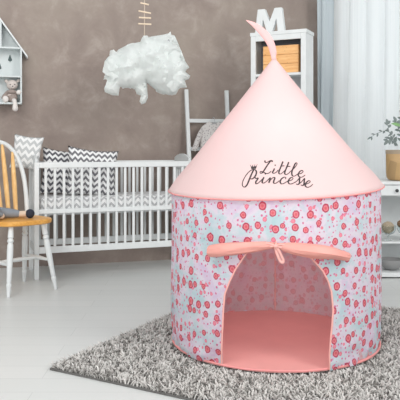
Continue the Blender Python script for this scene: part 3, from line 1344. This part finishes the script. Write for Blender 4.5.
# ------------------------------------------------------------------ cloud pendant
def make_cloud():
    Y = 5.0
    root = thing('cloud_pendant_lamp', 'crumpled white paper cloud hanging on a cord with a little wooden ladder', 'lamp', at(145, 36, Y))
    P = lambda x, y, d=0.0: at(x, y, Y) + V((0, d, 0))
    mb = MB()
    mb.tube([P(144.5, 40), P(144.5, 20), P(144.5, 0), P(144.5, -60)], .0035, 8)
    put(mb, 'cord', M['cord'], root)
    for (x0, y0), (x1, y1) in (((140.5, 3), (149, 4.8)), ((138.6, 11), (151, 13.4)), ((139, 17.6), (151, 18.2)), ((138.4, 23.8), (151.4, 24.4))):
        mb = MB()
        mb.tube([P(x0, y0, -.003), P(x1, y1, -.003)], .0062, 8)
        put(mb, 'ladder_rung', M['stick'], root)
    # crumpled body: a torn outline, puffed and creased
    tr = [(178, 118), (190, 118), (196, 124), (215, 120), (245, 116), (262, 112), (268, 105), (272, 116), (281, 118), (274, 128), (266, 134), (280, 148), (300, 160), (306, 172), (292, 176),
          (300, 196), (318, 205), (331, 225), (322, 232), (318, 240), (334, 252), (330, 263), (316, 268), (323, 291), (300, 294), (285, 308), (265, 317), (240, 310), (220, 300), (200, 284),
          (188, 274), (178, 285), (190, 298), (193, 325), (185, 343), (171, 348), (165, 338), (174, 325), (168, 318), (155, 313), (150, 298), (135, 292), (115, 294), (101, 290), (95, 319),
          (72, 317), (50, 307), (48, 296), (56, 288), (72, 284), (78, 272), (66, 270), (58, 264), (45, 265), (50, 254), (47, 236), (52, 224), (60, 222), (51, 204), (62, 190), (85, 176),
          (96, 164), (120, 152), (140, 150), (150, 144), (168, 140), (172, 128)]
    q = F / Y
    poly = [((90 + x / 3.333 - 146) / q, (66 - y / 3.333) / q) for x, y in tr]
    bm = bmesh.new()
    fc = bm.faces.new([bm.verts.new((x, 0, z)) for x, z in poly])
    bmesh.ops.triangulate(bm, faces=[fc])
    for lim in (.16, .08, .05, .034, .026, .022):
        ed = [e for e in bm.edges if e.calc_length() > lim]
        if ed:
            bmesh.ops.subdivide_edges(bm, edges=ed, cuts=1)
            bmesh.ops.triangulate(bm, faces=bm.faces[:])
            bmesh.ops.beautify_fill(bm, faces=bm.faces[:], edges=[e for e in bm.edges if len(e.link_faces) == 2])
    bnd = [e for e in bm.edges if len(e.link_faces) == 1]
    bp = np.array([v.co[:] for e in bnd for v in e.verts])
    fr, bk = [], []
    idx = {}

    def crease(p):
        w = 0
        for k, (fq, am) in enumerate(((7, .05), (14, .030), (28, .014))):
            w += am * (1 - 2 * abs(mnoise.noise(V((p.x * fq, k * 7.7 + p.y, p.z * fq)))))
        return w
    for i, v in enumerate(bm.verts):
        idx[v] = i
        d = float(np.sqrt(((bp - np.array(v.co[:])) ** 2).sum(1)).min())
        k = min(1, d / .15)
        th = .11 * k ** .62
        fl = .035 * mnoise.noise(V((v.co.x * 9, 3, v.co.z * 9)))
        c0 = P(146, 66)
        fr.append(c0 + v.co + V((0, -th - crease(v.co) * k ** .5 - .002 + fl, 0)))
        bk.append(c0 + v.co + V((0, th + crease(v.co + V((0, 2, 0))) * k ** .5 + .002 + fl, 0)))
    K = len(fr)
    fs = []
    for fc in bm.faces:
        ids = [idx[v] for v in fc.verts]
        fs.append(tuple(ids))
        fs.append(tuple(K + i for i in reversed(ids)))
    for e in bnd:
        a_, b_ = (idx[v] for v in e.verts)
        fs.append((a_, b_, K + b_, K + a_))
    bm.free()
    mb = MB()
    mb.add(fr + bk, fs)
    put(mb, 'paper_body', M['paper'], root)
    blobs = [(146, 62, 26, 21), (128, 66, 21, 20), (163, 66, 22, 22), (168, 80, 15, 11), (120, 72, 13, 13), (150, 52, 18, 10)]

    def sheet(mb, c, n, r, seed, curl, NA=22, rag=.10):
        n = V(n).normalized()
        a = n.cross(V((.3, .1, 1))).normalized()
        b = n.cross(a)
        NR = 5
        vs = [V(c)]
        for i in range(1, NR + 1):
            for j in range(NA):
                an = 2 * PI * j / NA
                rr = r * i / NR * (1 + .34 * mnoise.noise(V((math.cos(an) * 2.2, math.sin(an) * 2.2, seed * 3.1))) + (rag * mnoise.noise(V((j * 1.9, seed, i == NR)))))
                k = i / NR
                hh = -curl * r * k * k + r * .26 * mnoise.noise(V((math.cos(an) * k * 2.4 + seed, math.sin(an) * k * 2.4, seed * 1.7)))
                vs.append(V(c) + a * math.cos(an) * rr + b * math.sin(an) * rr + n * hh)
        fs = [(0, 1 + j, 1 + (j + 1) % NA) for j in range(NA)]
        for i in range(NR - 1):
            for j in range(NA):
                q = (j + 1) % NA
                fs.append((1 + i * NA + j, 1 + (i + 1) * NA + j, 1 + (i + 1) * NA + q, 1 + i * NA + q))
        mb.add(vs, fs)
    mb = MB()
    for k in range(34):
        x, y, rx, ry = random.choice(blobs)
        a = random.uniform(0, 2 * PI)
        e = random.uniform(-1.2, 1.2)
        d = V((math.cos(a) * math.cos(e), -abs(math.sin(a)) * math.cos(e) if random.random() < .75 else abs(math.sin(a)) * math.cos(e), math.sin(e)))
        R = V((rx / F * Y, (rx + ry) / 2 / F * Y * .9, ry / F * Y))
        c = P(x, y) + V((d.x * R.x * .55, d.y * .115, d.z * R.z * .55))
        d = V((d.x * .4, d.y * 1.5, d.z * .4))
        sheet(mb, c, d + V((random.uniform(-.3, .3), random.uniform(-.3, .3), random.uniform(-.3, .3))), random.uniform(.06, .12), k * 1.37, random.uniform(.15, .4))
    sh = put(mb, 'torn_paper', M['paper'], root)
    # the small dark bird-shaped charm caught in the top of the cloud
    mb = MB()
    q = P(169, 43, -.05)
    mb.prism([(-.012, -.022), (.013, -.022), (.009, -.004), (.010, .008), (.004, .020), (-.006, .020), (-.010, .008), (-.007, -.004)], q, (1, 0, 0), (0, 0, 1), (0, 1, 0), .006)
    put(mb, 'charm', M['grey_panel'], root, False)


make_cloud()

# ------------------------------------------------------------------ ladder and romper
LAD = {}


def make_ladder():
    nt, nb = .025, .20
    ztop = 1.525
    sl, sr = wall_s(186.6, .06), wall_s(227, .06)
    LAD.update(nt=nt, nb=nb, ztop=ztop, sl=sl, sr=sr)
    nz = lambda z: nb + (nt - nb) * z / ztop
    LAD['nz'] = nz
    root = thing('ladder', 'white wooden decorative ladder leaning on the plaster wall behind the tent', 'ladder', wall_pt((sl + sr) / 2, nb, 0), WA)
    for s, zt in ((sl, 1.535), (sr, 1.535)):
        mb = MB()
        vs = []
        for z in (0.0, zt):
            for ds, dn in ((-.017, -.016), (.017, -.016), (.017, .016), (-.017, .016)):
                vs.append(wall_pt(s + ds + (.022 if s == sl else .004) * (1 - z / zt), nz(z) + dn + .018, z))
        mb.add(vs, [(0, 1, 2, 3), (4, 5, 6, 7), (0, 1, 5, 4), (1, 2, 6, 5), (2, 3, 7, 6), (3, 0, 4, 7)])
        put(mb, 'stile', M['white'], root, False, .004)
    for z in (1.252, 1.0, .745, .49, .235):
        mb = MB()
        c = wall_pt((sl + sr) / 2 + .012, nz(z) + .018, z)
        mb.box(c, (sr - sl, .022, .034), RW)
        put(mb, 'rung', M['white'], root, False, .004)


make_ladder()


def make_romper():
    nz = LAD['nz']
    s0 = wall_s(213.8, .10)
    root = thing('hanging_baby_romper', 'speckled beige long-sleeved baby romper hanging from the white ladder', 'clothing', wall_pt(s0, nz(1.2) + .05, 1.22), WA)
    Yr = wall_pt(s0, .1, 0).y
    m = Yr / F
    # outline of the left half in pixels from the middle line; mirrored
    half = [(-2.0, 2.5), (-5.5, .6), (-9, 2.6), (-13, 5.6), (-17.5, 12), (-21, 20), (-24.2, 28.5), (-20.6, 30.5), (-17.5, 26), (-15.3, 19.5), (-14.2, 26), (-14.5, 38), (-15, 52), (-13, 60), (-9, 68), (-5, 72), (-2, 70)]
    poly = [(x * m, -y * m) for x, y in half] + [(-x * m, -y * m) for x, y in reversed(half)]
    bm = bmesh.new()
    base_n = lambda z: nz(z) + .018 + .024
    zt = CAM_H + (HY - 121) / F * Yr
    vs = [bm.verts.new((x, 0, z)) for x, z in poly]
    f = bm.faces.new(vs)
    bmesh.ops.triangulate(bm, faces=[f])
    bmesh.ops.subdivide_edges(bm, edges=bm.edges[:], cuts=3, use_grid_fill=True)
    bnd = {v for e in bm.edges if len(e.link_faces) == 1 for v in e.verts}
    front = {}
    pts = [v.co.copy() for v in bnd]
    mb = MB()
    idx = {v: i for i, v in enumerate(bm.verts)}
    fr, bk = [], []
    for v in bm.verts:
        d = min((v.co - q).length for q in pts)
        th = .020 * min(1, d / .03) ** .6 + .003
        w = .005 * mnoise.noise(V((v.co.x * 22, 0, v.co.z * 12)))
        z = zt + v.co.z
        n = base_n(z) + .02
        fr.append(wall_pt(s0 + v.co.x, n + th + w, z))
        bk.append(wall_pt(s0 + v.co.x, n - th * .4, z))
    K = len(fr)
    fs = []
    for fc in bm.faces:
        q = [idx[v] for v in fc.verts]
        fs.append(tuple(q))
        fs.append(tuple(K + i for i in reversed(q)))
    for e in bm.edges:
        if len(e.link_faces) == 1:
            a, b = (idx[v] for v in e.verts)
            fs.append((a, b, K + b, K + a))
    bm.free()
    mb.add(fr + bk, fs)
    put(mb, 'garment', M['romper'], root)
    mb = MB()
    zr = 1.252 + .017
    q = lambda dx, n, z: wall_pt(s0 + dx, nz(1.252) + .018 + n, z)
    mb.tube(catmull([q(0, .05, zt - .03), q(0, .05, zt + .005), q(0, .03, zr + .012), q(0, .0, zr + .014), q(0, -.02, zr - .005)], 5), .0022, 8)
    mb.tube([q(-.08, .05, zt - .05), q(0, .05, zt - .022), q(.08, .05, zt - .05)], .004, 8)
    put(mb, 'clothes_hook', M['grey_panel'], root)


make_romper()

# ------------------------------------------------------------------ cabinet, crate, letter
KA = math.radians(-26)
KC = V((.848, 5.2, 0))           # near front corner (its right one)
KX = V((math.cos(KA), math.sin(KA), 0))        # along the front, to the right
KY = V((-math.sin(KA), math.cos(KA), 0))       # into the cabinet
KW, KD, KH = .472, .21, 1.965
KL = KC - KX * KW                # front left corner


def kpt(x, y, z):
    return KL + KX * x + KY * y + V((0, 0, z))


def make_cabinet():
    root = thing('cabinet', 'tall white open cabinet with grey back standing in front of the wall behind the tent', 'cabinet', KL, KA)

    def b(x0, x1, y0, y1, z0, z1, nm, m='white', bev=.003):
        mb = MB()
        mb.box(((x0 + x1) / 2, (y0 + y1) / 2, (z0 + z1) / 2), (x1 - x0, y1 - y0, z1 - z0))
        return mb.build(nm, M[m], root, False, bev)
    b(0, .020, 0, KD, 0, KH - .03, 'side_panel')
    b(KW - .020, KW, 0, KD, 0, KH - .03, 'side_panel')
    b(-.006, KW + .006, -.008, KD, KH - .03, KH, 'top_panel')
    b(.0, .042, -.006, .014, .04, KH - .03, 'front_stile')
    b(KW - .042, KW, -.006, .014, .04, KH - .03, 'front_stile')
    b(.042, KW - .042, -.006, .014, KH - .075, KH - .03, 'front_rail')
    b(.042, KW - .042, -.006, .014, .04, .11, 'front_rail')
    b(.02, KW - .02, KD - .012, KD, .02, KH - .03, 'back_panel', 'back_grey')
    for z in (.10, .54, .98, 1.30, 1.60):
        b(.02, KW - .02, .004, KD - .012, z, z + .022, 'shelf')
    b(.02, KW - .02, KD - .018, KD - .0125, 1.0, 1.60, 'lower_back_panel', 'grey_panel', 0)


make_cabinet()


def make_crate():
    z0 = 1.6235
    x0, x1, y0, y1, h = .098, .402, .025, .17, .226
    root = thing('wooden_crate', 'honey pine box of wide planks on the top shelf of the white cabinet', 'crate', kpt((x0 + x1) / 2, (y0 + y1) / 2, z0), KA)
    w, d = x1 - x0, y1 - y0

    def b(cx, cy, cz, sx, sy, sz, nm):
        mb = MB()
        mb.box((cx, cy, cz), (sx, sy, sz))
        return mb.build(nm, M['pine'], root, False, .002)
    for i in range(3):
        hz = h / 3
        b(0, -d / 2 + .006, hz * (i + .5), w, .012, hz - .002, 'plank')
        b(0, d / 2 - .006, hz * (i + .5), w, .012, hz - .002, 'plank')
    for sx in (-1, 1):
        b(sx * (w / 2 - .006), 0, h / 2, .012, d - .024, h, 'end_board')
    b(0, 0, .006, w - .024, d - .024, .012, 'bottom_board')


make_crate()


def make_letter():
    # block letter M, upright on the cabinet
    w, h, t = .262, .206, .045
    poly = [(0, 0), (.062, h), (.100, h), (.131, .085), (.162, h), (.200, h), (.262, 0), (.205, 0), (.172, .125), (.142, 0), (.118, 0), (.090, .125), (.057, 0)]
    poly = [(0, 0), (.026, h), (.088, h), (.131, .098), (.174, h), (.236, h), (.262, 0), (.204, 0), (.190, .118), (.150, 0), (.112, 0), (.072, .118), (.058, 0)]
    mb = MB()
    o = kpt(.006, .07, KH)
    mb.prism(poly, o, KX, (0, 0, 1), KY, t)
    ob = mb.build('letter_ornament', M['white'], None, False, .003, origin=o)
    tag(ob, 'white block letter M standing on top of the tall white cabinet', 'letter')


make_letter()

# ------------------------------------------------------------------ curtains
def make_curtain(name, label, mat, s0, s1, n0, waves, amp, flare):
    NX, NZ = int((s1 - s0) * 170), 26
    z0, z1 = .02, 2.85
    vs, fs = [], []
    for i in range(NZ + 1):
        k = i / NZ
        z = z0 + (z1 - z0) * k
        for j in range(NX + 1):
            u = j / NX
            s = s0 + (s1 - s0) * u
            ph = u * waves * 2 * PI + 1.2 * mnoise.noise(V((u * waves * .6, k * .8, s0)))
            n = n0 + amp * math.sin(ph) * (.7 + .4 * mnoise.noise(V((u * 7, k * 1.4, 4)))) + .012 * mnoise.noise(V((u * 30, k * 2, 9)))
            s += flare * (1 - k) * (u - .5) + .018 * math.cos(ph)
            vs.append(wall_pt(s, n, z))
    for i in range(NZ):
        for j in range(NX):
            q = i * (NX + 1) + j
            fs.append((q, q + 1, q + NX + 2, q + NX + 1))
    mb = MB()
    mb.add(vs, fs)
    o = mb.build(name, mat, None, True, origin=wall_pt((s0 + s1) / 2, n0, z0))
    return tag(o, label, 'curtain')


sA = wall_s(314.5, .16)
sB = wall_s(330, .16)
sC = wall_s(470, .12)
make_curtain('curtain', 'narrow blue-grey curtain gathered at the left side of the window', M['drape'], sA, sB + .05, .18, 1.5, .022, -.03)
make_curtain('curtain', 'wide white sheer curtain covering the bright window', M['sheer'], sB, sC, .12, 9, .022, .05)
# ------------------------------------------------------------------ dresser and what stands on it
DX0, DX1, DY0, DY1, DZ = 1.33, 2.05, 5.02, 5.42, .752


def make_dresser():
    root = thing('console_table', 'white console table with one drawer row and open shelves beside the tent', 'table', ((DX0 + DX1) / 2, (DY0 + DY1) / 2, 0))

    def b(x0, x1, y0, y1, z0, z1, nm, m='white_soft', bev=.003, par=None):
        mb = MB()
        mb.box(((x0 + x1) / 2, (y0 + y1) / 2, (z0 + z1) / 2), (x1 - x0, y1 - y0, z1 - z0))
        return put(mb, nm, M[m], par or root, False, bev)
    b(DX0 - .012, DX1 + .012, DY0 - .014, DY1, DZ - .024, DZ, 'table_top', 'white')
    b(DX0, DX1, DY0 + .004, DY1, DZ - .115, DZ - .024, 'drawer_case')
    for x0, x1, kx in ((DX0 + .012, 1.685, 1.513), (1.695, DX1 - .012, 1.87)):
        d = b(x0, x1, DY0 - .006, DY0 + .006, DZ - .108, DZ - .030, 'drawer', 'white')
        mb = MB()
        mb.lathe([(.006, 0), (.006, .012), (.013, .018), (.013, .026), (.004, .030)], 16, (kx, DY0 - .006, DZ - .069), Matrix.Rotation(PI / 2, 3, 'X'))
        put(mb, 'knob', M['black'], d)
    for x in (DX0, DX1 - .034):
        for y in (DY0 + .004, DY1 - .034):
            b(x, x + .034, y, y + .03, 0, DZ - .115, 'leg')
    b(DX0 + .01, DX1 - .01, DY0 + .014, DY1 - .01, .270, .285, 'shelf', 'white')
    b(DX0 + .004, DX1 - .004, DY0 + .008, DY1 - .008, .012, .046, 'base_shelf', 'white')
    b(DX0 + .034, DX1 - .034, DY1 - .012, DY1 - .004, .046, DZ - .115, 'back_board', 'white_soft', 0)


make_dresser()


def make_plant():
    c = V((1.61, 5.19, DZ))
    root = thing('potted_plant', 'potted plant with grey-green leafy sprigs in a wood veneer pot on the console table', 'plant', c)
    mb = MB()
    mb.lathe([(.085, 0), (.104, .006), (.116, .024), (.120, .06), (.122, .20), (.1225, .226), (.113, .226), (.112, .19)], 40, c)
    pot = put(mb, 'pot', M['pot'], root)
    mb = MB()
    mb.lathe([(.1225, .212), (.1245, .215), (.1245, .240), (.1215, .243), (.113, .243), (.112, .205)], 40, c)
    put(mb, 'rim', M['pot_rim'], pot)
    mb = MB()
    mb.lathe([(0.0, .212), (.06, .213), (.1125, .208)], 30, c)
    put(mb, 'soil', M['soil'], pot)

    def leaf(mb, p, d, up, l, w):
        d = V(d).normalized()
        s = d.cross(V(up)).normalized()
        n = s.cross(d)
        N = 7
        vs, fs = [], []
        for i in range(N):
            t = i / (N - 1)
            ww = w * math.sin(PI * (t * .93 + .05)) ** .8
            q = V(p) + d * l * t - n * l * .22 * t * t
            vs += [q - s * ww + n * ww * .25, q, q + s * ww + n * ww * .25]
        for i in range(N - 1):
            k = i * 3
            fs += [(k, k + 1, k + 4, k + 3), (k + 1, k + 2, k + 5, k + 4)]
        mb.add(vs, fs)
    P = lambda px, py, y: at(px, py, y)
    # sprig that hangs far out to the left, then the upright ones
    sprigs = [
        ([P(396, 146, 5.19), P(393, 136, 5.17), P(386, 131, 5.15), P(378, 133, 5.14), P(371, 137, 5.13)], 9, .034, .0075),
        ([P(397, 146, 5.17), P(394, 140, 5.12), P(390, 134, 5.10), P(388, 127, 5.09), P(387.5, 124, 5.09)], 8, .042, .012),
        ([P(398, 146, 5.15), P(395, 141, 5.08), P(391, 139, 5.05), P(388, 141, 5.04)], 8, .044, .013),
        ([P(402, 146, 5.19), P(401, 136, 5.2), P(398, 128, 5.2), P(396, 122, 5.2)], 9, .048, .014),
        ([P(406, 146, 5.19), P(408, 134, 5.2), P(412, 124, 5.22), P(418, 118, 5.22)], 10, .05, .015),
        ([P(410, 146, 5.19), P(416, 136, 5.18), P(424, 130, 5.17), P(432, 132, 5.15)], 10, .05, .014),
        ([P(404, 146, 5.24), P(406, 132, 5.3), P(402, 120, 5.32), P(404, 110, 5.33)], 10, .05, .015),
    ]
    for ps, nl, l, w in sprigs:
        c3 = catmull(ps, 8)
        mb = MB()
        mb.tube(c3, .0018, 6)
        st = put(mb, 'stem', M['leaf'], root)
        mb = MB()
        for i in range(nl):
            k = int(4 + (len(c3) - 6) * i / max(1, nl - 1))
            t = (c3[k + 1] - c3[k - 1]).normalized()
            sd = t.cross(V((0, -1, .3))).normalized() * (1 if i % 2 else -1)
            leaf(mb, c3[k], t * .7 + sd * .8 + V((random.uniform(-.2, .2), random.uniform(-.5, .1), random.uniform(-.2, .2))), (0, -.8, .6), l * random.uniform(.75, 1.1), w)
        t = (c3[-1] - c3[-3]).normalized()
        leaf(mb, c3[-1], t, (0, -.8, .6), l, w)
        put(mb, 'foliage', M['leaf'], st)
    mb = MB()
    a, b = P(391, 121.6, 5.08), P(401.5, 126.5, 5.1)
    leaf(mb, b, a - b, (0, -.7, .7), .085, .019)
    leaf(mb, P(402, 127, 5.1), V((.6, -.2, .4)), (0, -.7, .7), .075, .018)
    mb.tube([P(402, 127, 5.1), P(403, 136, 5.15), P(403, 146, 5.19)], .002, 6)
    put(mb, 'bright_leaf', M['leaf_bright'], root)


make_plant()


def make_compote(c, label, balls):
    root = thing('glass_compote', label, 'bowl', c, 0, 'footed glass bowls on the console shelf')
    mb = MB()
    mb.lathe([(.036, 0), (.037, .004), (.012, .010), (.007, .018), (.007, .036), (.016, .044), (.046, .060), (.060, .086), (.061, .118), (.058, .118), (.0565, .088), (.043, .064), (.010, .050), (0, .049)], 32, c)
    put(mb, 'bowl', M['glass'], root)
    for k, (dx, dy, z, r, m, lab) in enumerate(balls):
        q = V(c) + V((dx, dy, z))
        mb = MB()
        mb.ball((0, 0, 0), r, 20, 14)
        for i in range(7):
            ax = V((math.sin(i * 2.4), math.cos(i * 1.7), math.sin(i * .9 + .5))).normalized()
            u = ax.cross(V((.2, .3, 1))).normalized()
            w = ax.cross(u)
            mb.loop_tube([(u * math.cos(t) + w * math.sin(t)) * r for t in [2 * PI * j / 24 for j in range(24)]], .0022, 6)
        o = mb.build('wicker_ball', M[m], None)
        o.location = q
        tag(o, lab, 'ball', 'wicker balls in glass bowls')


CZ = .2855
make_compote((1.475, 5.10, CZ), 'small footed glass bowl on the console shelf beside the tent holding one big ball',
             [(0, 0, .101, .047, 'wicker', 'large beige wicker ball in the glass bowl nearest the tent')])
make_compote((1.615, 5.13, CZ), 'small footed glass bowl on the console shelf holding a brown and a cream ball',
             [(-.024, .012, .125, .030, 'wicker_brown', 'small brown wicker ball behind the cream one in a glass bowl'),
              (.006, -.022, .092, .030, 'wicker_pale', 'cream wicker ball in the glass bowl at the picture edge')])
mb = MB()
bc = V((1.515, 5.15, .047))
mb.lathe([(.03, 0), (.05, .006), (.078, .03), (.094, .062), (.098, .085), (.093, .085), (.088, .062), (.07, .034), (.02, .014), (0, .013)], 36, (0, 0, 0))
bo = mb.build('ceramic_bowl', M['bowl'], None)
bo.location = bc
tag(bo, 'grey ceramic bowl on the bottom shelf of the console table', 'bowl')

# ------------------------------------------------------------------ light
w = bpy.data.worlds.new('room_daylight')
S.world = w
w.use_nodes = True
bg = w.node_tree.nodes['Background']
bg.inputs[0].default_value = (.95, .98, 1.0, 1)
bg.inputs[1].default_value = .68


def area(name, loc, tgt, size, power, col=(1, 1, 1)):
    d = bpy.data.lights.new(name, 'AREA')
    d.shape = 'RECTANGLE'
    d.size, d.size_y = size
    d.energy = power
    d.color = col
    o = bpy.data.objects.new(name, d)
    COL.objects.link(o)
    o.location = loc
    o.rotation_euler = (V(tgt) - V(loc)).to_track_quat('-Z', 'Y').to_euler()
    return o


area('key_softbox', (3.4, .4, 3.2), (.3, 3.8, .6), (1.8, 1.8), 108, (1, .985, .96))
area('window_daylight', wall_pt(2.4, -.6, 1.9), wall_pt(1.6, 3, .6), (2.0, 2.0), 60, (.95, .98, 1))
area('front_fill', (-.6, -2.0, 1.6), (.3, 3.6, .5), (3, 2), 84, (1, 1, 1))
area('room_softbox', (-1.8, 1.2, 3.6), (-.6, 5.6, 1.1), (2.2, 1.6), 72, (1, .99, .97))
d = bpy.data.lights.new('tent_fill_light', 'POINT')  # added light, unseen under the roof, to brighten the tent's inside
d.energy = 4.6
d.color = (1, .93, .92)
d.shadow_soft_size = .12
lo = bpy.data.objects.new('tent_fill_light', d)
COL.objects.link(lo)
lo.location = (TC.x, TC.y - .1, 1.0)
